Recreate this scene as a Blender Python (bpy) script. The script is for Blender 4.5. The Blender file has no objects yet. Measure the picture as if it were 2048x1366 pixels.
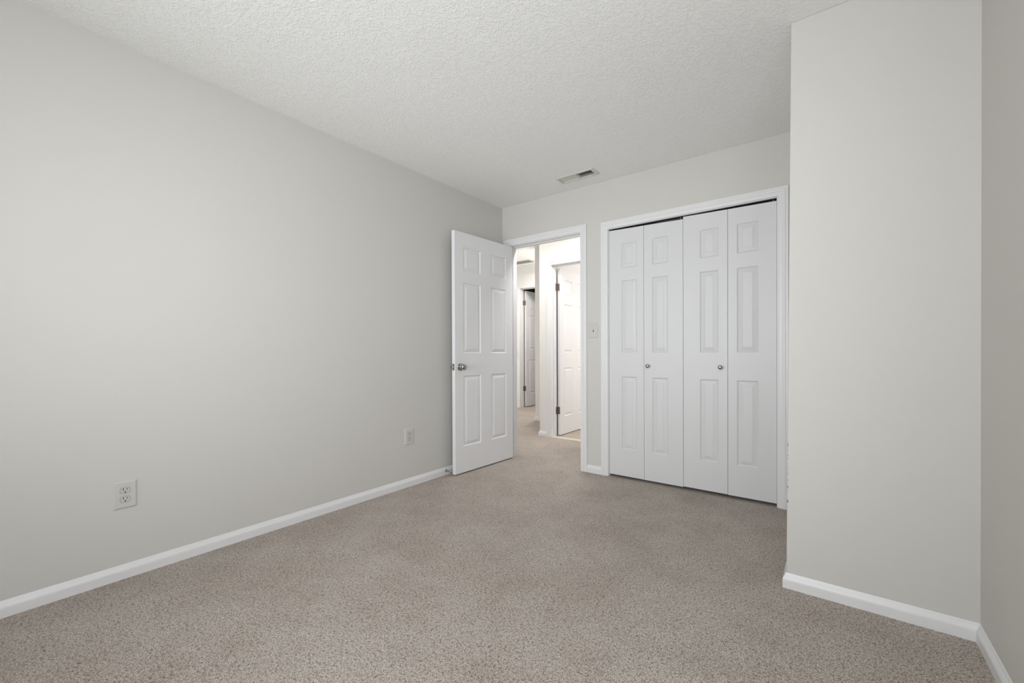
import bpy, bmesh, math, random
from mathutils import Vector, Matrix
random.seed(7)
SC = bpy.context.scene
COL = SC.collection
PI = math.pi

# ------------------------------------------------------------------ camera
F = 840.12 / 2048 * 36.0
YAW, PITCH, ROLL = -0.6498, -0.00548, -0.004
fwd = Vector((math.sin(YAW) * math.cos(PITCH), math.cos(YAW) * math.cos(PITCH), math.sin(PITCH)))
right = Vector((math.cos(YAW), -math.sin(YAW), 0))
up = right.cross(fwd)
r2 = right * math.cos(ROLL) + up * math.sin(ROLL)
u2 = -right * math.sin(ROLL) + up * math.cos(ROLL)
cd = bpy.data.cameras.new('camera')
cam = bpy.data.objects.new('camera', cd)
COL.objects.link(cam)
cam.matrix_world = Matrix(((r2.x, u2.x, -fwd.x, 2.583), (r2.y, u2.y, -fwd.y, -3.2474),
                           (r2.z, u2.z, -fwd.z, 1.0309), (0, 0, 0, 1)))
cd.sensor_width = 36.0
cd.lens = F
cd.shift_y = 24.94 / 2048
cd.clip_start = 0.02
SC.camera = cam

# ------------------------------------------------------------------ view, sky and lights
SC.view_settings.view_transform = 'Standard'
SC.view_settings.look = 'None'
SC.view_settings.gamma = 1.0
SC.view_settings.exposure = 0.0
SC.view_settings.use_curve_mapping = False

world = bpy.data.worlds.new('overcast_sky')
SC.world = world
world.use_nodes = True
bg = world.node_tree.nodes['Background']
bg.inputs['Color'].default_value = (0.80, 0.90, 1.0, 1)
bg.inputs['Strength'].default_value = 0.3

def area(name, loc, rot, sx, sy, power, color, spread=180):
    l = bpy.data.lights.new(name, 'AREA')
    l.shape = 'RECTANGLE'; l.spread = math.radians(spread); l.size = sx; l.size_y = sy
    l.energy = power; l.color = color
    o = bpy.data.objects.new(name, l); COL.objects.link(o)
    o.location = loc; o.rotation_euler = rot
    return o

def point(name, loc, power, color, rad):
    l = bpy.data.lights.new(name, 'POINT')
    l.energy = power; l.color = color; l.shadow_soft_size = rad
    o = bpy.data.objects.new(name, l); COL.objects.link(o)
    o.location = loc
    return o

REAR = -4.20           # room side of the wall behind the camera
DAY = (0.945, 0.972, 1.0)
# windows: (x0, x1, z0, z1) in the rear wall, and one in the right wall; second and right ones are added light sources
RWIN = [(0.30, 1.25, 0.72, 2.02), (1.75, 2.75, 0.72, 2.02)]
UPT = math.radians(28)
LAMPS = {
 'A': lambda p: area('window_day_fill', (0.775, REAR - 0.10, 1.37), (-PI / 2, 0, PI), 0.93, 1.28, p, DAY),
 'B': lambda p: area('window_day_fill', (2.25, REAR - 0.10, 1.37), (-PI / 2, 0, PI), 0.98, 1.28, p, DAY),  # added light at an unseen window, for the faces turned to the rear
 'a': lambda p: area('window_upward_fill', (0.775, REAR - 0.12, 1.37), (-PI / 2 - UPT, 0, PI), 0.93, 1.28, p, DAY),
 'b': lambda p: area('window_upward_fill', (2.25, REAR - 0.12, 1.37), (-PI / 2 - UPT, 0, PI), 0.98, 1.28, p, DAY),  # added upward fill that brightens the ceiling
 'C': lambda p: area('window_day_fill', (3.003 + 0.11, -3.05, 1.37), (0, PI / 2, 0), 1.28, 1.28, p, DAY),  # added light at an unseen side window, for the open door
 'D': lambda p: point('ceiling_lamp_light', (1.5, -2.75, 2.12), p, (1.0, 0.97, 0.93), 0.12),
 'F': lambda p: point('ceiling_lamp_light', (1.5, -3.5, 1.5), p, (1.0, 0.97, 0.93), 0.12),
 'e': lambda p: area('window_day_fill', (0.775, REAR - 0.10, 1.37), (-PI / 2, 0, PI), 0.93, 1.28, p, DAY, 80),  # narrow beam added to reach the far end of the room
 'g': lambda p: area('window_upward_fill', (0.775, REAR - 0.12, 1.37), (-PI / 2 - math.radians(20), 0, PI), 0.93, 1.28, p, DAY, 80),
 'h': lambda p: area('window_skylight', (0.775, REAR - 0.12, 1.37), (-PI / 2 + math.radians(18), 0, PI), 0.93, 1.28, p, DAY, 80),
 'j': lambda p: area('window_upward_fill', (2.25, REAR - 0.12, 1.37), (-PI / 2 - math.radians(20), 0, PI - 0.3), 0.93, 1.28, p, DAY, 80),
 'J': lambda p: area('added_landing_fill', (-1.08, 2.42, 2.48), (0, 0, 0), 0.2, 0.2, p, (1.0, 0.95, 0.91)),  # added hidden fill for the farthest door
 'K': lambda p: area('hall_lamp_fill', (0.62, 0.36, 2.48), (0, 0, 0), 0.3, 0.3, p, (1.0, 0.978, 0.955)),  # added second hall fill, without a lamp body
 'G': lambda p: area('hall_lamp_fill', (-0.35, 0.28, 2.48), (0, 0, 0), 0.3, 0.3, p, (1.0, 0.978, 0.955)),
 'H': lambda p: point('bathroom_lamp_light', (1.55, 2.10, 1.75), p, (1.0, 0.96, 0.93), 0.15),
 'I': lambda p: area('stair_window_daylight', (-4.05, 1.6, 1.05), (0, -PI / 2, 0), 1.4, 1.6, p, (1.0, 0.96, 0.94)),
}
POW = {'B': 26, 'b': 20, 'C': 19, 'e': 12, 'G': 6, 'H': 39, 'I': 35, 'J': 22, 'K': 17}
for k_, p_ in POW.items():
    if p_: LAMPS[k_](p_)

# ------------------------------------------------------------------ materials
def mat(name, color, rough=0.6, metal=0.0, spec=0.5):
    m = bpy.data.materials.new(name); m.use_nodes = True
    b = m.node_tree.nodes['Principled BSDF']
    b.inputs['Base Color'].default_value = (*color, 1)
    b.inputs['Roughness'].default_value = rough
    b.inputs['Metallic'].default_value = metal
    b.inputs['Specular IOR Level'].default_value = spec
    return m

def N(m, t, **kw):
    n = m.node_tree.nodes.new(t)
    for k, v in kw.items():
        if hasattr(n, k): setattr(n, k, v)
        else: n.inputs[k].default_value = v
    return n

def L(m, a, b): m.node_tree.links.new(a, b)

def coords(m):
    return N(m, 'ShaderNodeNewGeometry').outputs['Position']

def math_(m, op, a, b=None, c=None, clamp=False):
    n = N(m, 'ShaderNodeMath', operation=op); n.use_clamp = clamp
    for i, v in enumerate((a, b, c)):
        if v is None: continue
        if isinstance(v, (int, float)): n.inputs[i].default_value = v
        else: L(m, v, n.inputs[i])
    return n.outputs[0]

def mixc(m, fac, a, b):
    n = N(m, 'ShaderNodeMix', data_type='RGBA')
    if isinstance(fac, (int, float)): n.inputs[0].default_value = fac
    else: L(m, fac, n.inputs[0])
    for i, v in ((6, a), (7, b)):
        if isinstance(v, tuple): n.inputs[i].default_value = (*v, 1)
        else: L(m, v, n.inputs[i])
    return n.outputs[2]

def bump(m, h, strength, dist):
    n = N(m, 'ShaderNodeBump'); n.inputs['Strength'].default_value = strength
    n.inputs['Distance'].default_value = dist
    L(m, h, n.inputs['Height'])
    L(m, n.outputs[0], m.node_tree.nodes['Principled BSDF'].inputs['Normal'])
    return n

def bsdf(m): return m.node_tree.nodes['Principled BSDF']

def noise(m, scale, detail=2.0, rough=0.5, vec=None):
    n = N(m, 'ShaderNodeTexNoise'); n.inputs['Scale'].default_value = scale
    n.inputs['Detail'].default_value = detail; n.inputs['Roughness'].default_value = rough
    L(m, vec if vec else coords(m), n.inputs['Vector'])
    return n.outputs['Fac']

# greige wall paint: roller stipple, faint blotches
WALLC = (0.657, 0.641, 0.603)
M_wall = mat('greige_wall_paint', WALLC, 0.62, spec=0.35)
f = noise(M_wall, 1.3, 2)
L(M_wall, mixc(M_wall, f, (0.628, 0.613, 0.577), (0.641, 0.630, 0.594)), bsdf(M_wall).inputs['Base Color'])
bump(M_wall, noise(M_wall, 260, 3), 0.08, 0.001)

# same paint with chipped bead along the alcove corner and grey scuffs
M_chip = mat('chipped_greige_paint', WALLC, 0.62, spec=0.35)
pos = coords(M_chip)
sp = N(M_chip, 'ShaderNodeSeparateXYZ'); L(M_chip, pos, sp.inputs[0])
n1 = noise(M_chip, 70, 4, 0.7)
near = math_(M_chip, 'MULTIPLY', math_(M_chip, 'LESS_THAN', sp.outputs['X'], 2.4345), math_(M_chip, 'GREATER_THAN', sp.outputs['X'], 2.2))
zlo = math_(M_chip, 'GREATER_THAN', sp.outputs['Z'], 0.33)
zhi = math_(M_chip, 'LESS_THAN', sp.outputs['Z'], 0.66)
chip = math_(M_chip, 'MULTIPLY', math_(M_chip, 'MULTIPLY', near, math_(M_chip, 'MULTIPLY', zlo, zhi)),
             math_(M_chip, 'GREATER_THAN', n1, 0.56))
# hairline gaps of missing caulk just over the baseboard
zb = math_(M_chip, 'LESS_THAN', sp.outputs['Z'], 0.0665)
gap = math_(M_chip, 'MULTIPLY', zb, math_(M_chip, 'GREATER_THAN', noise(M_chip, 5, 3, 0.7), 0.64))
mask = math_(M_chip, 'MAXIMUM', chip, gap)
L(M_chip, mixc(M_chip, mask, mixc(M_chip, noise(M_chip, 1.3, 2), (0.628, 0.613, 0.577), (0.641, 0.630, 0.594)),
               (0.16, 0.145, 0.13)), bsdf(M_chip).inputs['Base Color'])
bump(M_chip, noise(M_chip, 260, 3), 0.08, 0.001)

M_hall = mat('warm_white_hall_paint', (0.79, 0.785, 0.765), 0.6, spec=0.35)
bump(M_hall, noise(M_hall, 260, 3), 0.06, 0.001)

M_ceil = mat('textured_ceiling_paint', (0.93, 0.93, 0.915), 0.8, spec=0.25)
p = coords(M_ceil)
w1 = N(M_ceil, 'ShaderNodeTexNoise'); w1.inputs['Scale'].default_value = 62; w1.inputs['Detail'].default_value = 3
w1.inputs['Distortion'].default_value = 1.2; L(M_ceil, p, w1.inputs['Vector'])
ramp = N(M_ceil, 'ShaderNodeMapRange'); L(M_ceil, w1.outputs['Fac'], ramp.inputs[0])
ramp.inputs[1].default_value = 0.46; ramp.inputs[2].default_value = 0.62
ramp.interpolation_type = 'SMOOTHSTEP'
w2 = noise(M_ceil, 150, 2)
h = math_(M_ceil, 'ADD', ramp.outputs[0], math_(M_ceil, 'MULTIPLY', w2, 0.5))
bump(M_ceil, h, 0.42, 0.004)

M_trim = mat('white_semigloss_trim', (0.79, 0.79, 0.795), 0.36)
bump(M_trim, noise(M_trim, 90, 2), 0.03, 0.001)
M_door = mat('white_door_paint', (0.70, 0.70, 0.705), 0.42)
bump(M_door, noise(M_door, 120, 3), 0.04, 0.001)
M_hdoor = mat('light_lifted_door_paint', (0.80, 0.80, 0.81), 0.42)  # door white lightened to make up for weak light on hinged doors
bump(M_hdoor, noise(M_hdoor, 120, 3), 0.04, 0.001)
M_plate = mat('ivory_plastic', (0.605, 0.595, 0.56), 0.35)
M_socket = mat('worn_ivory_plastic', (0.56, 0.56, 0.525), 0.4)
M_dark = mat('dark_slot', (0.015, 0.013, 0.012), 0.7)
M_duct = mat('dark_duct', (0.02, 0.02, 0.018), 0.8)
M_closet = mat('shade_darkened_walls', (0.10, 0.10, 0.095), 0.8)  # shade of the unlit closet and far room put into the wall colour
M_chrome = mat('satin_nickel', (0.42, 0.41, 0.40), 0.16, 1.0)
M_brass = mat('aged_bronze', (0.27, 0.225, 0.19), 0.42, 0.85)
M_vent = mat('off_white_metal', (0.66, 0.655, 0.62), 0.4)
M_slat = mat('beige_enamel_slat', (0.80, 0.775, 0.70), 0.45)
M_grille = mat('grey_metal_grille', (0.30, 0.29, 0.28), 0.5)
M_rail = mat('stained_oak', (0.13, 0.075, 0.045), 0.4)
M_glow = mat('frosted_lamp_glass', (0.9, 0.88, 0.84), 0.5)
bsdf(M_glow).inputs['Emission Color'].default_value = (1, 0.94, 0.86, 1)
bsdf(M_glow).inputs['Emission Strength'].default_value = 1.5

# carpet: beige-grey textured pile with rows of loops, loop shadows painted as dark gaps, brushed patches
M_carpet = mat('beige_loop_carpet', (0.33, 0.29, 0.255), 0.95, spec=0.1)
p = coords(M_carpet)
vor = N(M_carpet, 'ShaderNodeTexVoronoi', feature='DISTANCE_TO_EDGE'); vor.inputs['Scale'].default_value = 165
vor.inputs['Randomness'].default_value = 0.85
wn = N(M_carpet, 'ShaderNodeTexNoise'); wn.inputs['Scale'].default_value = 95; wn.inputs['Detail'].default_value = 2
L(M_carpet, p, wn.inputs['Vector'])
va = N(M_carpet, 'ShaderNodeVectorMath', operation='MULTIPLY_ADD')
L(M_carpet, wn.outputs['Color'], va.inputs[0]); va.inputs[1].default_value = (0.009, 0.009, 0); L(M_carpet, p, va.inputs[2])
L(M_carpet, va.outputs[0], vor.inputs['Vector'])
ed = N(M_carpet, 'ShaderNodeMapRange', interpolation_type='SMOOTHSTEP'); L(M_carpet, vor.outputs['Distance'], ed.inputs[0])
ed.inputs[1].default_value = 0.0; ed.inputs[2].default_value = 0.26
fine = noise(M_carpet, 240, 3, 0.65)
gaps = noise(M_carpet, 110, 3, 0.6)
gr = N(M_carpet, 'ShaderNodeMapRange'); L(M_carpet, gaps, gr.inputs[0]); gr.inputs[1].default_value = 0.38; gr.inputs[2].default_value = 0.66
gr.inputs[3].default_value = 0.35; gr.inputs[4].default_value = 1.0
crev = math_(M_carpet, 'MULTIPLY', math_(M_carpet, 'SUBTRACT', 1.0, ed.outputs[0]), gr.outputs[0])
hgt = math_(M_carpet, 'ADD', math_(M_carpet, 'SUBTRACT', 0.75, math_(M_carpet, 'MULTIPLY', crev, 0.62)), math_(M_carpet, 'MULTIPLY', math_(M_carpet, 'SUBTRACT', fine, 0.5), 0.85))
mr = N(M_carpet, 'ShaderNodeMapRange'); L(M_carpet, hgt, mr.inputs[0])
mr.inputs[1].default_value = 0.10; mr.inputs[2].default_value = 0.95
c1 = mixc(M_carpet, mr.outputs[0], (0.155, 0.126, 0.105), (0.825, 0.745, 0.675))
big = noise(M_carpet, 2.6, 5, 0.7)
bigr = N(M_carpet, 'ShaderNodeMapRange'); L(M_carpet, big, bigr.inputs[0])
bigr.inputs[1].default_value = 0.33; bigr.inputs[2].default_value = 0.60
c2 = N(M_carpet, 'ShaderNodeMix', data_type='RGBA', blend_type='MULTIPLY'); c2.inputs[0].default_value = 1.0
L(M_carpet, c1, c2.inputs[6])
L(M_carpet, mixc(M_carpet, bigr.outputs[0], (0.85, 0.83, 0.81), (1.0, 1.0, 1.0)), c2.inputs[7])
L(M_carpet, c2.outputs[2], bsdf(M_carpet).inputs['Base Color'])
bump(M_carpet, hgt, 0.6, 0.005)

M_tile = mat('beige_plank_tile', (0.42, 0.34, 0.27), 0.35)
br = N(M_tile, 'ShaderNodeTexBrick'); br.inputs['Scale'].default_value = 1.0
br.inputs['Brick Width'].default_value = 0.9; br.inputs['Row Height'].default_value = 0.15
br.inputs['Mortar Size'].default_value = 0.004
br.inputs['Color1'].default_value = (0.46, 0.38, 0.30, 1); br.inputs['Color2'].default_value = (0.40, 0.32, 0.25, 1)
br.inputs['Mortar'].default_value = (0.22, 0.18, 0.15, 1)
L(M_tile, coords(M_tile), br.inputs['Vector']); L(M_tile, br.outputs[0], bsdf(M_tile).inputs['Base Color'])
M_sill = mat('cream_marble', (0.70, 0.64, 0.54), 0.3)

# ------------------------------------------------------------------ helpers
def tag(o, label=None, cat=None, group=None, kind=None):
    if label: o['label'] = label
    if cat: o['category'] = cat
    if group: o['group'] = group
    if kind: o['kind'] = kind
    return o

def obj(name, bm, m, parent=None, smooth=False, bev=0.0, seg=2, ang=50):
    bmesh.ops.recalc_face_normals(bm, faces=bm.faces)
    me = bpy.data.meshes.new(name)
    bm.to_mesh(me); bm.free()
    me.materials.append(m)
    if smooth:
        for pl in me.polygons: pl.use_smooth = True
    o = bpy.data.objects.new(name, me); COL.objects.link(o)
    if parent: o.parent = parent
    if bev:
        b = o.modifiers.new('bevel', 'BEVEL'); b.width = bev; b.segments = seg
        b.limit_method = 'ANGLE'; b.angle_limit = math.radians(ang)
        b.harden_normals = False
    return o

def box(bm, x0, x1, y0, y1, z0, z1):
    v = [bm.verts.new(c) for c in ((x0, y0, z0), (x1, y0, z0), (x1, y1, z0), (x0, y1, z0),
                                   (x0, y0, z1), (x1, y0, z1), (x1, y1, z1), (x0, y1, z1))]
    for q in ((0, 3, 2, 1), (4, 5, 6, 7), (0, 1, 5, 4), (1, 2, 6, 5), (2, 3, 7, 6), (3, 0, 4, 7)):
        bm.faces.new([v[i] for i in q])
    return v

def boxes(*bs):
    bm = bmesh.new()
    for b in bs: box(bm, *b)
    return bm

def lathe(bm, prof, n=28, origin=(0, 0, 0), axis='X', flip=1):
    """prof: list of (distance along axis, radius)"""
    rings = []
    for d, r in prof:
        ring = []
        for i in range(n):
            a = 2 * PI * i / n
            c, s = r * math.cos(a), r * math.sin(a)
            if axis == 'X': q = (flip * d, c, s)
            elif axis == 'Y': q = (c, flip * d, s)
            else: q = (c, s, flip * d)
            ring.append(bm.verts.new([origin[k] + q[k] for k in range(3)]))
        rings.append(ring)
    for a, b in zip(rings, rings[1:]):
        for i in range(n):
            j = (i + 1) % n
            bm.faces.new((a[i], a[j], b[j], b[i]))
    bm.faces.new(rings[0]); bm.faces.new(list(reversed(rings[-1])))

def sweep(bm, path, prof, closed_ends=True):
    """extrude an (out, up) profile along straight segments of a path given as list of (origin, out_vec, up_vec)"""
    rings = []
    for o, a, b in path:
        rings.append([bm.verts.new(Vector(o) + Vector(a) * p[0] + Vector(b) * p[1]) for p in prof])
    n = len(prof)
    for r, s in zip(rings, rings[1:]):
        for i in range(n):
            j = (i + 1) % n
            bm.faces.new((r[i], r[j], s[j], s[i]))
    if closed_ends:
        bm.faces.new(rings[0]); bm.faces.new(list(reversed(rings[-1])))

BASEP = [(0, 0), (0.013, 0), (0.013, 0.036), (0.0122, 0.0375), (0.0125, 0.040), (0.0100, 0.0455), (0.0050, 0.0545), (0.0030, 0.060), (0.0015, 0.0635), (0, 0.064)]

def baseboard(name, pts, label):
    """pts: list of (x, y, nx, ny) wall-line points with (mitred) outward offsets"""
    bm = bmesh.new()
    sweep(bm, [((x, y, 0), (nx, ny, 0), (0, 0, 1)) for x, y, nx, ny in pts], BASEP)
    o = obj(name, bm, M_trim)
    return tag(o, label, 'baseboard', kind='structure')

CASP = [(0, 0), (0, 0.008), (0.003, 0.011), (0.006, 0.0105), (0.009, 0.011), (0.026, 0.0115), (0.029, 0.014), (0.034, 0.0165),
        (0.039, 0.0172), (0.044, 0.0162), (0.047, 0.0140), (0.057, 0.0140), (0.060, 0.0125), (0.060, 0)]

def casing(x0, x1, zt, y, ny, left_clip=None, wide=0.060):
    """mitred colonial casing around an opening x0..x1 (inner edges) on the wall plane y, facing ny"""
    bm = bmesh.new()
    s = wide / 0.060
    prof = [(a * s, b) for a, b in CASP]
    up_ = (0, ny, 0)
    sweep(bm, [((x0, y, 0), (-1, 0, 0), up_), ((x0, y, zt), (-1, 0, 1), up_),
               ((x1, y, zt), (1, 0, 1), up_), ((x1, y, 0), (1, 0, 0), up_)], prof)
    return bm

def jamb_bm(x0, x1, zt, y0, y1, t=0.018, stop=None):
    bm = bmesh.new()
    box(bm, x0 - t, x0, y0, y1, 0, zt + t)
    box(bm, x1, x1 + t, y0, y1, 0, zt + t)
    box(bm, x0, x1, y0, y1, zt, zt + t)
    if stop:
        a, b = stop
        box(bm, x0, x0 + 0.010, a, b, 0, zt)
        box(bm, x1 - 0.010, x1, a, b, 0, zt)
        box(bm, x0 + 0.010, x1 - 0.010, a, b, zt - 0.010, zt)
    return bm

def lin(a, b, t): return a + (b - a) * t

def panel_slab(w, hgt, t, panels, border, slope, z0=0.0, both=True):
    """door leaf in local coords: x 0..w, y -t..0 (y=0 and y=-t are the panelled faces), z z0..z0+hgt.
       panels: list of (x0,x1,z0,z1)"""
    bm = bmesh.new()
    xs = sorted({0, w, *[round(q, 5) for p_ in panels for q in p_[:2]]})
    zs = sorted({z0, z0 + hgt, *[round(q, 5) for p_ in panels for q in p_[2:]]})
    prof = [(0, 0), (0.003, 0.0035), (border * 0.75, 0.0075), (border, 0.0080), (border + 0.002, 0.0072), (border + slope, 0.0012), (border + slope + 0.0015, 0.0)]
    def isp(x, z):
        for a, b, c, d in panels:
            if a < x < b and c < z < d: return True
        return False
    for side in ((0, 1), (-t, -1)) if both else ((0, 1),):
        yf, s = side
        V = {}
        for i, x in enumerate(xs):
            for j, z in enumerate(zs): V[i, j] = bm.verts.new((x, yf, z))
        for i in range(len(xs) - 1):
            for j in range(len(zs) - 1):
                q = [V[i, j], V[i + 1, j], V[i + 1, j + 1], V[i, j + 1]]
                if not isp((xs[i] + xs[i + 1]) / 2, (zs[j] + zs[j + 1]) / 2):
                    bm.faces.new(q)
                else:
                    a, b, c, d = xs[i], xs[i + 1], zs[j], zs[j + 1]
                    prev = q
                    for ins, dep in prof[1:]:
                        cur = [bm.verts.new(v) for v in ((a + ins, yf - s * dep, c + ins), (b - ins, yf - s * dep, c + ins),
                                                          (b - ins, yf - s * dep, d - ins), (a + ins, yf - s * dep, d - ins))]
                        for k in range(4):
                            l = (k + 1) % 4
                            bm.faces.new((prev[k], prev[l], cur[l], cur[k]))
                        prev = cur
                    bm.faces.new(prev)
        if side[0] == 0: VF = V
        else: VB = V
    nx, nz = len(xs), len(zs)
    if not both:
        VB = {}
        for i in range(nx):
            for j in range(nz): VB[i, j] = bm.verts.new((xs[i], -t, zs[j])) if i in (0, nx - 1) or j in (0, nz - 1) else None
    for i in range(nx - 1):
        for j in (0, nz - 1):
            bm.faces.new((VF[i, j], VF[i + 1, j], VB[i + 1, j], VB[i, j]))
    for j in range(nz - 1):
        for i in (0, nx - 1):
            bm.faces.new((VF[i, j], VF[i, j + 1], VB[i, j + 1], VB[i, j]))
    if not both:
        loop = [VB[i, 0] for i in range(nx)] + [VB[nx - 1, j] for j in range(1, nz)] + [VB[i, nz - 1] for i in range(nx - 2, -1, -1)] + [VB[0, j] for j in range(nz - 2, 0, -1)]
        bm.faces.new(loop)
    return bm

# ------------------------------------------------------------------ shell
H = 2.44
HW = 2.60            # hall ceiling
XR = 3.003
AX0, AX0T, AY = 2.427, 2.445, -1.072
BT = 0.115           # back wall thickness
DX0, DX1, DZ = 0.090, 0.857, 2.052       # bedroom doorway
CX0, CX1, CZ = 1.120, 2.299, 2.034       # closet opening

def struct(name, bm, m, label, cat='wall', **kw):
    return tag(obj(name, bm, m, **kw), label, cat, kind='structure')

# carpet: bedroom, doorway and hall in one fitted piece
struct('floor', boxes((-4.3, DX0, 0, 4.6, -0.02, 0), (DX0, DX1, 0, 1.02, -0.02, 0), (DX1, 1.6, BT, 1.02, -0.02, 0),
                      (CX0 - 0.3, 2.6, BT, 0.75, -0.0205, -0.0005),
                      (-0.02, 3.2, REAR - 0.1, 0.0, -0.02, 0), (DX1, 2.6, 0, BT, -0.02, 0)),
       M_carpet, 'beige textured loop carpet running from the bedroom out into the hall', 'carpet')
# bathroom tile lies over the slab, starting at the threshold
struct('floor_bathroom', boxes((-0.09, 2.4, 1.10, 3.3, -0.015, 0.004)), M_tile,
       'beige plank tile floor of the bathroom seen past the bright hall doorway', 'floor')
tag(obj('threshold', boxes((-0.089, 0.66, 1.025, 1.10, -0.015, 0.010)), M_sill, bev=0.003),
    'cream stone threshold between the hall carpet and the bathroom tile', 'threshold')

# ceiling with a hole for the air register
vx0, vx1, vy0, vy1 = 0.812, 1.103, -0.288, -0.188
struct('ceiling', boxes((-0.1, vx0, REAR - 0.1, 0.115, H, H + 0.1), (vx1, XR + 0.1, REAR - 0.1, 0.115, H, H + 0.1),
                        (vx0, vx1, REAR - 0.1, vy0, H, H + 0.1), (vx0, vx1, vy1, 0.115, H, H + 0.1)),
       M_ceil, 'white textured bedroom ceiling', 'ceiling')
struct('wall_left', boxes((-0.12, 0, REAR - 0.1, BT, 0, H)), M_chip, 'long greige wall on the left with two power outlets')
struct('wall_back', boxes((0, DX0 - 0.018, 0, BT, 0, H + 0.2), (DX0 - 0.018, DX1 + 0.018, 0, BT, DZ + 0.018, H + 0.2),
                          (DX1 + 0.018, CX0 - 0.018, 0, BT, 0, H + 0.2), (CX0 - 0.018, CX1 + 0.018, 0, BT, CZ + 0.018, H + 0.2),
                          (CX1 + 0.018, XR, 0, BT, 0, H + 0.2)),
       M_wall, 'greige wall holding the open doorway and the folding closet doors')
bm = bmesh.new()
vs = box(bm, AX0, XR + 0.05, AY, 0, 0, H)
for v in vs:
    if v.co.x < 2.5 and v.co.z > 1: v.co.x = AX0T
struct('wall_alcove', bm, M_chip, 'greige boxed-out wall right of the closet with a chipped corner edge', bev=0.004)
struct('wall_right', boxes((XR, XR + 0.12, REAR - 0.1, -3.70, 0, H), (XR, XR + 0.12, -2.40, BT, 0, H), (XR, XR + 0.12, -3.70, -2.40, 0, 0.72), (XR, XR + 0.12, -3.70, -2.40, 2.02, H)), M_wall, 'narrow strip of greige wall at the right edge')
xs = [(-0.12, RWIN[0][0]), (RWIN[0][1], RWIN[1][0]), (RWIN[1][1], XR + 0.12)]
bl = [(a, b, REAR - 0.12, REAR, 0, H) for a, b in xs]
for a, b, c, d in RWIN: bl += [(a, b, REAR - 0.12, REAR, 0, c), (a, b, REAR - 0.12, REAR, d, H)]
struct('wall_rear', boxes(*bl), M_wall, 'greige window wall behind the viewpoint')
for i, (a, b, c, d) in enumerate(RWIN):
    t = 0.05
    w = struct('window_%d' % (i + 1), boxes((a, a + t, REAR - 0.07, REAR + 0.015, c, d), (b - t, b, REAR - 0.07, REAR + 0.015, c, d),
               (a + t, b - t, REAR - 0.07, REAR + 0.015, d - t, d), (a + t, b - t, REAR - 0.07, REAR + 0.015, c, c + t),
               (a + t, b - t, REAR - 0.06, REAR - 0.02, (c + d) / 2 - 0.02, (c + d) / 2 + 0.02)),
               M_trim, 'white sash window behind the viewpoint, %s of the two' % ('nearer the left wall' if i == 0 else 'added for front light, nearer the right wall'), 'window')

struct('window_3', boxes((XR - 0.015, XR + 0.07, -3.70, -3.65, 0.72, 2.02), (XR - 0.015, XR + 0.07, -2.45, -2.40, 0.72, 2.02),
       (XR - 0.015, XR + 0.07, -3.65, -2.45, 0.72, 0.77), (XR - 0.015, XR + 0.07, -3.65, -2.45, 1.97, 2.02), (XR + 0.02, XR + 0.06, -3.65, -2.45, 1.35, 1.39)),
       M_trim, 'added white sash window in the right wall beside the viewpoint, an unseen light source', 'window')  # added so that light reaches the open door

# closet interior
struct('wall_closet', boxes((0.93, 0.95, BT, 0.75, 0, H), (0.93, 2.45, 0.75, 0.77, 0, H), (2.43, 2.45, BT, 0.75, 0, H), (0.95, 2.43, BT, 0.75, 2.3, 2.32)),
       M_closet, 'closet walls coloured dark for shade behind the folding doors')

# hall walls
WA = 1.055
AXJ, AXR, AZ = -0.090, 0.672, 2.060
struct('wall_hall', boxes((-0.262, AXJ - 0.018, WA, WA + 0.12, 0, HW), (AXJ - 0.018, AXR + 0.018, WA, WA + 0.12, AZ + 0.018, HW), (AXR + 0.018, 2.4, WA, WA + 0.12, 0, HW)),
       M_hall, 'bright hall wall around the bathroom door', bev=0.002)
struct('wall_hall_side', boxes((-0.94, -0.262, 1.96, 2.08, 0, HW), (-0.262, -0.142, WA + 0.12, 2.08, 0, HW), (-0.94, -0.82, 2.08, 4.6, 0, HW)),
       M_hall, 'narrow grey strip of hall wall stepping back beside the bathroom wall', bev=0.002)
FB = 3.0
BXJ, BXR, BZ = -1.975, -1.215, 2.185
struct('wall_hall_end', boxes((-4.3, BXJ - 0.018, FB, FB + 0.12, 0, HW), (BXJ - 0.018, BXR + 0.018, FB, FB + 0.12, BZ + 0.018, HW), (BXR + 0.018, -0.94, FB, FB + 0.12, 0, HW)),
       M_hall, 'hall end wall around the farthest door')
struct('ceiling_hall', boxes((-4.3, 2.4, BT, 4.6, HW, HW + 0.08)), M_ceil, 'plain hall ceiling glimpsed over the doorway head', 'ceiling')
struct('wall_hall_left', boxes((-4.3, -4.2, -0.1, 0.7, 0, HW), (-4.3, -4.2, 2.5, 3.0, 0, HW), (-4.3, -4.2, 0.7, 2.5, 0, 0.45), (-4.3, -4.2, 0.7, 2.5, 2.0, HW)), M_hall, 'landing wall with a window, out of sight to the left')
struct('wall_hall_front', boxes((-4.3, -0.12, 0.0, 0.115, 0, HW)), M_hall, 'landing wall backing onto the bedroom side')
struct('wall_hall_right', boxes((1.5, 1.6, BT, WA, 0, HW)), M_hall, 'hall wall beyond the closet, out of sight')
struct('wall_bathroom', boxes((2.3, 2.4, WA + 0.12, 3.3, 0, HW), (-0.142, 2.4, 3.2, 3.3, 0, HW), (-0.142, -0.13, 2.08, 3.3, 0, HW)), M_hall, 'bathroom walls behind the bright open door')
struct('wall_far_room', boxes((-2.6, -2.5, FB + 0.12, 4.6, 0, HW), (-2.5, -0.94, 4.5, 4.6, 0, HW)), M_closet, 'room walls coloured dark for shade behind the farthest door')

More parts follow.
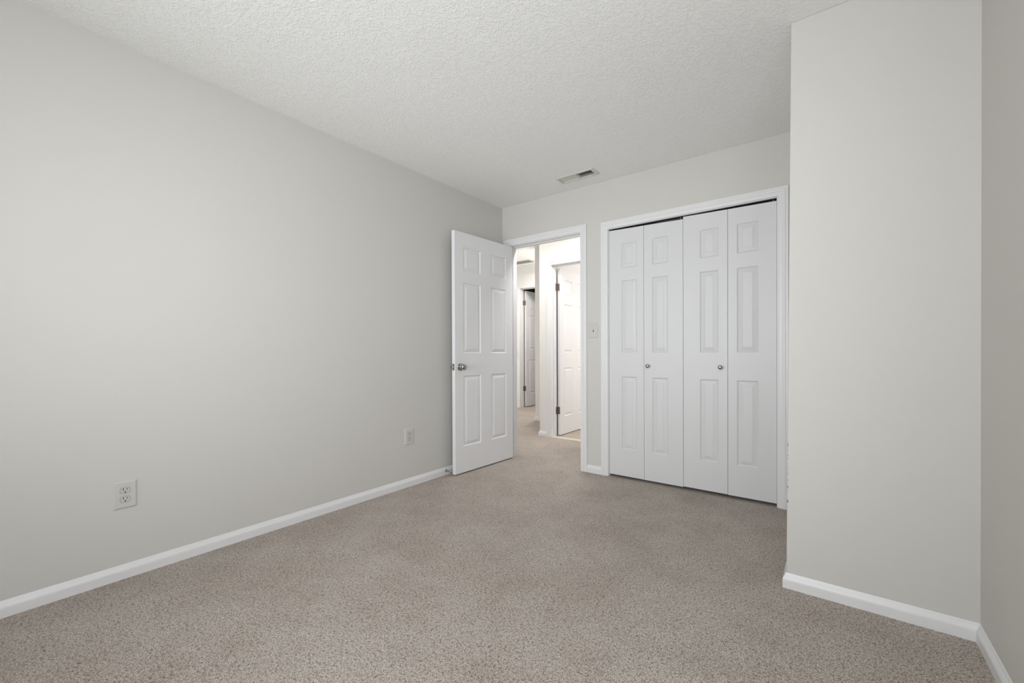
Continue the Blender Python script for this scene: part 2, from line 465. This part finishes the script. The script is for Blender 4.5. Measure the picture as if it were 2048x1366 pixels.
# ------------------------------------------------------------------ baseboards
k = 1
baseboard('baseboard_left', [(0, REAR, 1, 0), (0, 0, 1, 0)], 'white baseboard along the long left wall')
baseboard('baseboard_back', [(DX1 + 0.066, 0, 0, -1), (CX0 - 0.061, 0, 0, -1)], 'short white baseboard between the doorway and the closet')
baseboard('baseboard_alcove', [(AX0, 0 - 0.02, -1, 0), (AX0, AY, -1, -1), (XR, AY, -1, -1), (XR, REAR, -1, 0)],
          'white baseboard wrapping the boxed-out wall and the right wall')
baseboard('baseboard_rear', [(XR, REAR, 0, 1), (0, REAR, 0, 1)], 'white baseboard under the windows behind the viewpoint')
baseboard('baseboard_hall', [(-0.262, 1.96, -1, 0), (-0.262, WA, -1, -1), (AXJ - 0.064, WA, 0, -1)], 'white baseboard stub left of the bathroom doorway')
baseboard('baseboard_hall_side', [(-0.94, 4.5, -1, 0), (-0.94, 1.96, -1, -1), (-0.262, 1.96, 0, -1)], 'white baseboard end on the stepped-back hall wall')
baseboard('baseboard_hall_end', [(-4.2, FB, 0, -1), (BXJ - 0.064, FB, 0, -1)], 'white baseboard left of the farthest door')

# ------------------------------------------------------------------ door frames
def frame(n, x0, x1, zt, y0, y1, stop, label, both=True):
    o = struct('trim_%d' % n, casing(x0 - 0.005, x1 + 0.005, zt + 0.005, y0, -1), M_trim, label, 'door casing')
    obj('jamb', jamb_bm(x0, x1, zt, y0, y1, 0.0178, stop), M_trim, o, bev=0.0015, seg=1)
    if both: obj('casing', casing(x0 - 0.005, x1 + 0.005, zt + 0.005, y1, 1), M_trim, o)
    return o
frame(1, DX0, DX1, DZ, 0, BT, (0.042, 0.078), 'white moulded casing around the open bedroom doorway')
frame(2, CX0, CX1, CZ, 0, BT, None, 'white moulded casing around the folding closet doors', both=False)
frame(3, AXJ, AXR, AZ, WA, WA + 0.12, (WA + 0.040, WA + 0.078), 'white casing around the bathroom doorway in the hall')
frame(4, BXJ, BXR, BZ, FB, FB + 0.12, (FB + 0.040, FB + 0.078), 'white casing around the farthest hall doorway')

# ------------------------------------------------------------------ hinged six-panel doors
def six_panel(w, h, t=0.035, z0=0.010):
    s = w / 0.762
    xa, xb, xc, xd = 0.100 * s, 0.312 * s, 0.440 * s, 0.652 * s
    rows = [(0.222, 0.818), (1.008, 1.605), (1.705, 1.905)]
    k = h / 2.03
    pans = [(a, b, z0 + lo * k, z0 + hi * k) for a, b in ((xa, xb), (xc + 0.01 * s, xd + 0.012 * s)) for lo, hi in rows]
    return panel_slab(w, h, t, pans, 0.011, 0.024, z0)

def hinge_bm(zc, side):
    """butt hinge at the hinge edge: knuckle on the pivot, one leaf on the door edge, one on the jamb"""
    bm = bmesh.new()
    for q in range(5):
        a = zc - 0.044 + q * 0.0178
        lathe(bm, [(a, 0.0055), (a + 0.0168, 0.0055)], 12, (0, 0, 0), 'Z')
    lathe(bm, [(zc - 0.047, 0.003), (zc - 0.0455, 0.0065), (zc - 0.044, 0.0062)], 12, (0, 0, 0), 'Z')
    lathe(bm, [(zc + 0.0450, 0.0062), (zc + 0.0465, 0.0065), (zc + 0.049, 0.003)], 12, (0, 0, 0), 'Z')
    return bm

def knob_bm(d):
    bm = bmesh.new()
    prof = [(0, 0.033), (0.003, 0.033), (0.006, 0.030), (0.0075, 0.024), (0.010, 0.016), (0.013, 0.0125), (0.024, 0.0120),
            (0.028, 0.014), (0.032, 0.0205), (0.038, 0.0255), (0.046, 0.0270), (0.053, 0.0255), (0.058, 0.0210), (0.0605, 0.0150), (0.0600, 0.0100), (0.0590, 0.0060)]
    lathe(bm, prof, 32, (0, 0, 0), 'Y', d)
    return bm

def hinged_door(name, pivot, ang, hand, w, h, label, knob_z=0.905, hinges=(1.80, 1.02, 0.24), hm=M_brass, leafm=None, both_knobs=True):
    """local frame: pivot at origin, door runs along +x, slab occupies y*hand from 0.006 to 0.041"""
    e = bpy.data.objects.new(name, None); COL.objects.link(e)
    e.empty_display_size = 0.1
    e.location = (pivot[0], pivot[1], 0); e.rotation_euler = (0, 0, ang)
    tag(e, label, 'door', kind='structure')
    bm = six_panel(w, h)
    for v in bm.verts:
        y = v.co.y            # 0 .. -0.035
        v.co.x += 0.003
        v.co.y = (-y + 0.006) * hand
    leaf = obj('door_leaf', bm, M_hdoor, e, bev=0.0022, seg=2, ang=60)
    kx = 0.003 + w - 0.060
    for face, dr in ((0.006, -1), (0.041, 1)):
        kb = knob_bm(dr * hand)
        ko = obj('door_knob', kb, M_chrome, e, smooth=True)
        ko.location = (kx, face * hand, knob_z)
    x1 = w + 0.003
    obj('latch_plate', boxes((x1 - 0.0005, x1 + 0.0012, min(0.012 * hand, 0.035 * hand), max(0.012 * hand, 0.035 * hand), knob_z - 0.028, knob_z + 0.028)), M_chrome, e, bev=0.0004, seg=1)
    bm = bmesh.new()
    lathe(bm, [(x1 + 0.001, 0.0085), (x1 + 0.009, 0.0085), (x1 + 0.012, 0.005)], 16, (0, 0.0235 * hand, knob_z), 'X')
    obj('latch_bolt', bm, M_chrome, e, smooth=False)
    for z in hinges:
        bm = hinge_bm(z, hand)
        ya, yb = sorted((0.002 * hand, 0.036 * hand))
        box(bm, 0.0012, 0.0032, ya, yb, z - 0.044, z + 0.044)
        ho = obj('hinge', bm, hm, e)
        # leaf screwed to the jamb, in world orientation of the closed door
        bj = bmesh.new()
        c, s_ = math.cos(-ang), math.sin(-ang)
        for v in box(bj, -0.0005, 0.0022, ya, yb, z - 0.044, z + 0.044):
            x, y = v.co.x, v.co.y * JS
            v.co.x, v.co.y = c * x - s_ * y, s_ * x + c * y
        obj('jamb_leaf', bj, hm, ho)
    return e

# bedroom door, swung open into the room past ninety degrees (slab lies along -y)
JS = 1
hinged_door('door_1', (DX0 + 0.003, -0.006), math.radians(-92.2), 1, 0.757, 2.03,
            'white six-panel bedroom door standing open against the left wall')
# bathroom door, opened away from us
JS = 1
hinged_door('door_2', (AXJ + 0.002, WA + 0.120 + 0.006), math.radians(90), -1, 0.757, 2.03,
            'bright six-panel bathroom door with bronze hinges, open across the hall', hinges=(1.815, 0.31))
hinged_door('door_3', (BXJ + 0.002, FB + 0.120 + 0.006), math.radians(90), -1, 0.750, 2.15,
            'farthest six-panel door, ajar at the end of the hall with bronze hinges', hinges=(1.935, 0.345))

# ------------------------------------------------------------------ closet bifold doors
rows = [(0.236, 0.826), (1.020, 1.603), (1.702, 1.904)]
YF = 0.004
def leaf(parent, x0, x1, px0, px1, zb, zt0, zt1, nm, yoff=0.0):
    w = x1 - x0
    bm = panel_slab(w, zt0 - zb, 0.032, [(px0 - x0, px1 - x0, a, b) for a, b in rows], 0.011, 0.024, zb, both=False)
    for v in bm.verts:
        # sagging pair: tilt the top edge a little
        if v.co.z > 2.0: v.co.z = lin(zt0, zt1, v.co.x / w)
        v.co.x += x0 - parent.location.x
        v.co.y = -v.co.y + YF - parent.location.y
    return obj('door_leaf', bm, M_door, parent, bev=0.0012, seg=2, ang=60)

def closet_pair(name, ox, leaves, kx, kleaf, label):
    e = bpy.data.objects.new(name, None); COL.objects.link(e)
    e.location = (ox, YF, 0.0)
    tag(e, label, 'door', kind='structure')
    ls = [leaf(e, *l) for l in leaves]
    bm = bmesh.new()
    lathe(bm, [(0, 0.0085), (0.003, 0.0085), (0.006, 0.0055), (0.012, 0.0060), (0.016, 0.0115), (0.021, 0.0150), (0.026, 0.0150), (0.030, 0.0115), (0.0325, 0.005)], 24, (0, 0, 0), 'Y', -1)
    k_ = obj('closet_knob', bm, M_chrome, ls[kleaf], smooth=True)
    k_.location = (kx - ox, 0, 0.915)
    # pivot pins and bottom bracket
    for px, a, b in ((leaves[0][0] + 0.02, leaves[0][5], CZ - 0.004), (leaves[1][1] - 0.02, leaves[1][6], CZ - 0.004)):
        bm = bmesh.new(); lathe(bm, [(a - 0.002, 0.004), (b, 0.004)], 10, (px - ox, 0.015, 0), 'Z')
        obj('pivot_pin', bm, M_chrome, e)
    return e

closet_pair('door_4', 1.122, [(1.1220, 1.4120, 1.230, 1.355, 0.020, 2.022, 2.015, 'a'), (1.4137, 1.7070, 1.479, 1.598, 0.019, 2.015, 2.008, 'b')],
            1.447, 1, 'left pair of white folding closet doors, hanging slightly lower')
closet_pair('door_5', 1.7095, [(1.7090, 2.0060, 1.825, 1.948, 0.024, 2.025, 2.019, 'a'), (2.0078, 2.2978, 2.065, 2.194, 0.022, 2.019, 2.014, 'b')],
            1.962, 0, 'right pair of white folding closet doors beside the boxed-out wall')
bp = struct('trim_5', boxes((CX0 + 0.001, CX1 - 0.001, 0.012, 0.034, CZ - 0.004, CZ - 0.0005)), M_dark, 'dark metal track over the closet doors', 'door track')

# ------------------------------------------------------------------ outlets and switch
def plate_bm(w, h, d):
    """plate in local u(x), z(y), thickness toward +z(local out) -- built facing local -Y"""
    bm = bmesh.new()
    a = [(-w / 2, 0, -h / 2), (w / 2, 0, -h / 2), (w / 2, 0, h / 2), (-w / 2, 0, h / 2)]
    lv = []
    for ins, o in ((0, 0), (0.0004, -d * 0.45), (0.0055, -d)):
        lv.append([bm.verts.new((x - math.copysign(ins, x), o, z - math.copysign(ins, z))) for x, _, z in a])
    for p_, q in zip(lv, lv[1:]):
        for i in range(4):
            j = (i + 1) % 4
            bm.faces.new((p_[i], p_[j], q[j], q[i]))
    bm.faces.new(lv[-1]); bm.faces.new(list(reversed(lv[0])))
    return bm

def outline(bm, pts, y0, y1):
    a = [bm.verts.new((x, y0, z)) for x, z in pts]; b = [bm.verts.new((x, y1, z)) for x, z in pts]
    n = len(pts)
    for i in range(n):
        j = (i + 1) % n
        bm.faces.new((a[i], a[j], b[j], b[i]))
    bm.faces.new(a); bm.faces.new(list(reversed(b)))

def socket_pts(w, h, zc):
    pts = []
    r = w / 2
    cut = math.asin(h / 2 / r)
    for k in range(9):
        a = -cut + 2 * cut * k / 8; pts.append((r * math.cos(a), zc + r * math.sin(a)))
    for k in range(9):
        a = PI - cut + 2 * cut * k / 8; pts.append((r * math.cos(a), zc + r * math.sin(a)))
    return pts

def outlet(loc, label):
    e = bpy.data.objects.new('wall_outlet', None); COL.objects.link(e)
    e.location = loc; e.rotation_euler = (0, 0, PI / 2)
    tag(e, label, 'outlet', 'duplex outlets on the left wall')
    obj('cover_plate', plate_bm(0.082, 0.124, 0.0062), M_plate, e)
    for zc in (0.0205, -0.0205):
        # dark rim of the cut-out and the receptacle face in it
        bm = bmesh.new(); outline(bm, socket_pts(0.0385, 0.0300, zc), -0.0056, -0.0064)
        rim = obj('socket_rim', bm, mat_rim, e)
        bm = bmesh.new(); outline(bm, socket_pts(0.0360, 0.0278, zc), -0.0060, -0.0074)
        s = obj('socket', bm, M_socket, e, bev=0.0004, seg=1)
        for nm, (x0, x1, z0, z1) in (('slot', (-0.0080, -0.0054, 0.0005, 0.0105)), ('slot', (0.0056, 0.0078, 0.0020, 0.0095))):
            obj('slot', boxes((x0, x1, -0.00765, -0.0060, zc + z0, zc + z1)), M_dark, s)
        bm = bmesh.new()
        outline(bm, [(0.0028 * math.cos(PI + PI * k / 8), zc - 0.0075 + 0.0032 * math.sin(PI + PI * k / 8)) for k in range(9)] + [(0.0028, zc - 0.0050), (-0.0028, zc - 0.0050)], -0.0060, -0.00765)
        obj('slot', bm, M_dark, s)
    bm = bmesh.new(); lathe(bm, [(0.005, 0.0034), (0.0066, 0.0034), (0.0072, 0.0022)], 16, (0, 0, 0), 'Y', -1)
    obj('screw', bm, M_plate, e)
    return e
mat_rim = mat('grey_shadow_gap_plastic', (0.22, 0.21, 0.195), 0.6)
outlet((0, -2.791, 0.382), 'ivory duplex outlet on the left wall, the larger one near the viewer')
outlet((0, -1.161, 0.383), 'ivory duplex outlet on the left wall close to the open door')

e = bpy.data.objects.new('light_switch', None); COL.objects.link(e)
e.location = (0.983, 0, 1.207)
tag(e, 'ivory toggle light switch on the wall between doorway and closet', 'light switch')
obj('cover_plate', plate_bm(0.080, 0.124, 0.0062), M_plate, e)
obj('toggle_slot', boxes((-0.0036, 0.0036, -0.0068, -0.0055, -0.0125, 0.0115)), M_dark, e)
bm = bmesh.new()
for v in box(bm, -0.0026, 0.0026, -0.0135, -0.006, 0.001, 0.0095):
    if v.co.y < -0.01: v.co.z += 0.004
obj('toggle', bm, M_plate, e, bev=0.0006, seg=1)
for z in (0.030, -0.030):
    bm = bmesh.new(); lathe(bm, [(0.0055, 0.0030), (0.0066, 0.0030), (0.0070, 0.0020)], 14, (0, 0, z), 'Y', -1)
    obj('screw', bm, M_plate, e)

# ------------------------------------------------------------------ ceiling register
e = bpy.data.objects.new('air_vent', None); COL.objects.link(e)
e.location = (0.957, -0.237, H)
tag(e, 'off-white ceiling air register with two banks of louvres above the doorway', 'vent')
ox, oy = 0.957, -0.237
X0, X1, Y0, Y1 = 0.789 - ox, 1.126 - ox, -0.303 - oy, -0.172 - oy
a0, a1, b0, b1 = vx0 - ox + 0.003, vx1 - ox - 0.003, vy0 - oy + 0.003, vy1 - oy - 0.003
bm = bmesh.new()
outer = [(X0, Y0), (X1, Y0), (X1, Y1), (X0, Y1)]
inner = [(a0, b0), (a1, b0), (a1, b1), (a0, b1)]
rings = []
for pts, z in ((outer, -0.0002), (outer, -0.003), ([(x - math.copysign(0.006, x), y - math.copysign(0.006, y)) for x, y in outer], -0.008), (inner, -0.0085), (inner, 0.018)):
    rings.append([bm.verts.new((x, y, z)) for x, y in pts])
for p_, q in zip(rings, rings[1:]):
    for i in range(4):
        j = (i + 1) % 4; bm.faces.new((p_[i], p_[j], q[j], q[i]))
mid = 0.964 - ox
box(bm, mid - 0.006, mid + 0.006, b0, b1, -0.0084, 0.018)
obj('frame', bm, M_vent, e)
obj('duct', boxes((a0 - 0.001, a1 + 0.001, b0 - 0.001, b1 + 0.001, 0.055, 0.058), (a0 - 0.002, a0 - 0.001, b0, b1, 0.018, 0.055), (a1 + 0.001, a1 + 0.002, b0, b1, 0.018, 0.055),
                  (a0, a1, b0 - 0.002, b0 - 0.001, 0.018, 0.055), (a0, a1, b1 + 0.001, b1 + 0.002, 0.018, 0.055)), M_duct, e)
def slat(xc, tilt):
    bm = bmesh.new()
    vs = box(bm, -0.0006, 0.0006, b0, b1, -0.0085, 0.0085)
    c, s_ = math.cos(tilt), math.sin(tilt)
    for v in vs:
        x, z = v.co.x, v.co.z
        v.co.x = xc + c * x + s_ * z; v.co.z = 0.002 - s_ * x + c * z
    obj('slat', bm, M_slat, e)
n = 9
for k_ in range(n): slat(lin(a0 + 0.008, mid - 0.014, k_ / (n - 1)), math.radians(50))
for k_ in range(n): slat(lin(mid + 0.014, a1 - 0.009, k_ / (n - 1)), math.radians(-40))
for sx in (X0 + 0.014, X1 - 0.014):
    bm = bmesh.new(); lathe(bm, [(0.0075, 0.004), (0.0095, 0.004), (0.0102, 0.0025)], 14, (sx, 0, 0), 'Z', -1)
    obj('screw', bm, M_chrome, e)

# ceiling return grille in the hall, seen edge-on over the doorway
e = bpy.data.objects.new('air_vent', None); COL.objects.link(e)
e.location = (-1.86, 2.72, HW)
tag(e, 'grey grille on the hall ceiling, a thin sliver seen through the doorway', 'vent')
obj('frame', boxes((-0.33, 0.33, -0.07, -0.055, -0.016, 0), (-0.33, 0.33, 0.055, 0.07, -0.016, 0), (-0.33, -0.315, -0.055, 0.055, -0.016, 0), (0.315, 0.33, -0.055, 0.055, -0.016, 0)), M_grille, e)
for q in range(6):
    y = -0.045 + q * 0.018
    obj('slat', boxes((-0.315, 0.315, y - 0.001, y + 0.004, -0.014, -0.003)), M_grille, e)

# ------------------------------------------------------------------ door stop on the left baseboard
e = bpy.data.objects.new('door_stop', None); COL.objects.link(e)
e.location = (0.012, -0.785, 0.036)
tag(e, 'small shiny door stop screwed to the left baseboard beside the open door', 'door stop')
bm = bmesh.new(); lathe(bm, [(0, 0.011), (0.003, 0.011), (0.006, 0.007), (0.008, 0.0045), (0.046, 0.0045), (0.048, 0.006)], 20)
obj('stem', bm, M_chrome, e, smooth=False)
bm = bmesh.new(); lathe(bm, [(0.047, 0.0075), (0.050, 0.0095), (0.058, 0.0095), (0.062, 0.007), (0.0635, 0.003)], 20)
obj('bumper', bm, M_chrome, e, smooth=True)

# handrail end on the hall end wall
e = bpy.data.objects.new('handrail', None); COL.objects.link(e)
e.location = (-2.05, FB, 0.965)
tag(e, 'dark end of a stair handrail on the hall end wall', 'handrail')
obj('rail', boxes((-1.3, 0.018, -0.085, -0.045, -0.022, 0.022)), M_rail, e, bev=0.008)
obj('bracket', boxes((-0.22, -0.19, -0.06, -0.0005, -0.045, -0.018)), M_brass, e, bev=0.003)

# ------------------------------------------------------------------ ceiling lamps (out of the frame; bedroom and landing ones added for their light)
def flush_lamp(loc, label, s=1.0):
    e = bpy.data.objects.new('ceiling_lamp', None); COL.objects.link(e)
    e.location = loc
    tag(e, label, 'ceiling lamp')
    bm = bmesh.new(); lathe(bm, [(0.0005, 0.15 * s), (0.02, 0.15 * s), (0.025, 0.14 * s)], 40, axis='Z', flip=-1)
    obj('canopy', bm, M_chrome, e, smooth=False)
    bm = bmesh.new(); lathe(bm, [(0.026, 0.138 * s), (0.05, 0.132 * s), (0.075, 0.105 * s), (0.09, 0.06 * s), (0.095, 0.01 * s)], 40, axis='Z', flip=-1)
    obj('glass_bowl', bm, M_glow, e, smooth=True)
flush_lamp((1.45, -2.9, H), 'added unseen frosted flush ceiling lamp in the bedroom, above the viewpoint')
flush_lamp((-0.35, 0.28, HW), 'frosted flush ceiling lamp in the hall')
flush_lamp((-1.08, 2.42, HW), 'added unseen small frosted flush ceiling lamp over the landing, before the farthest door', 0.8)
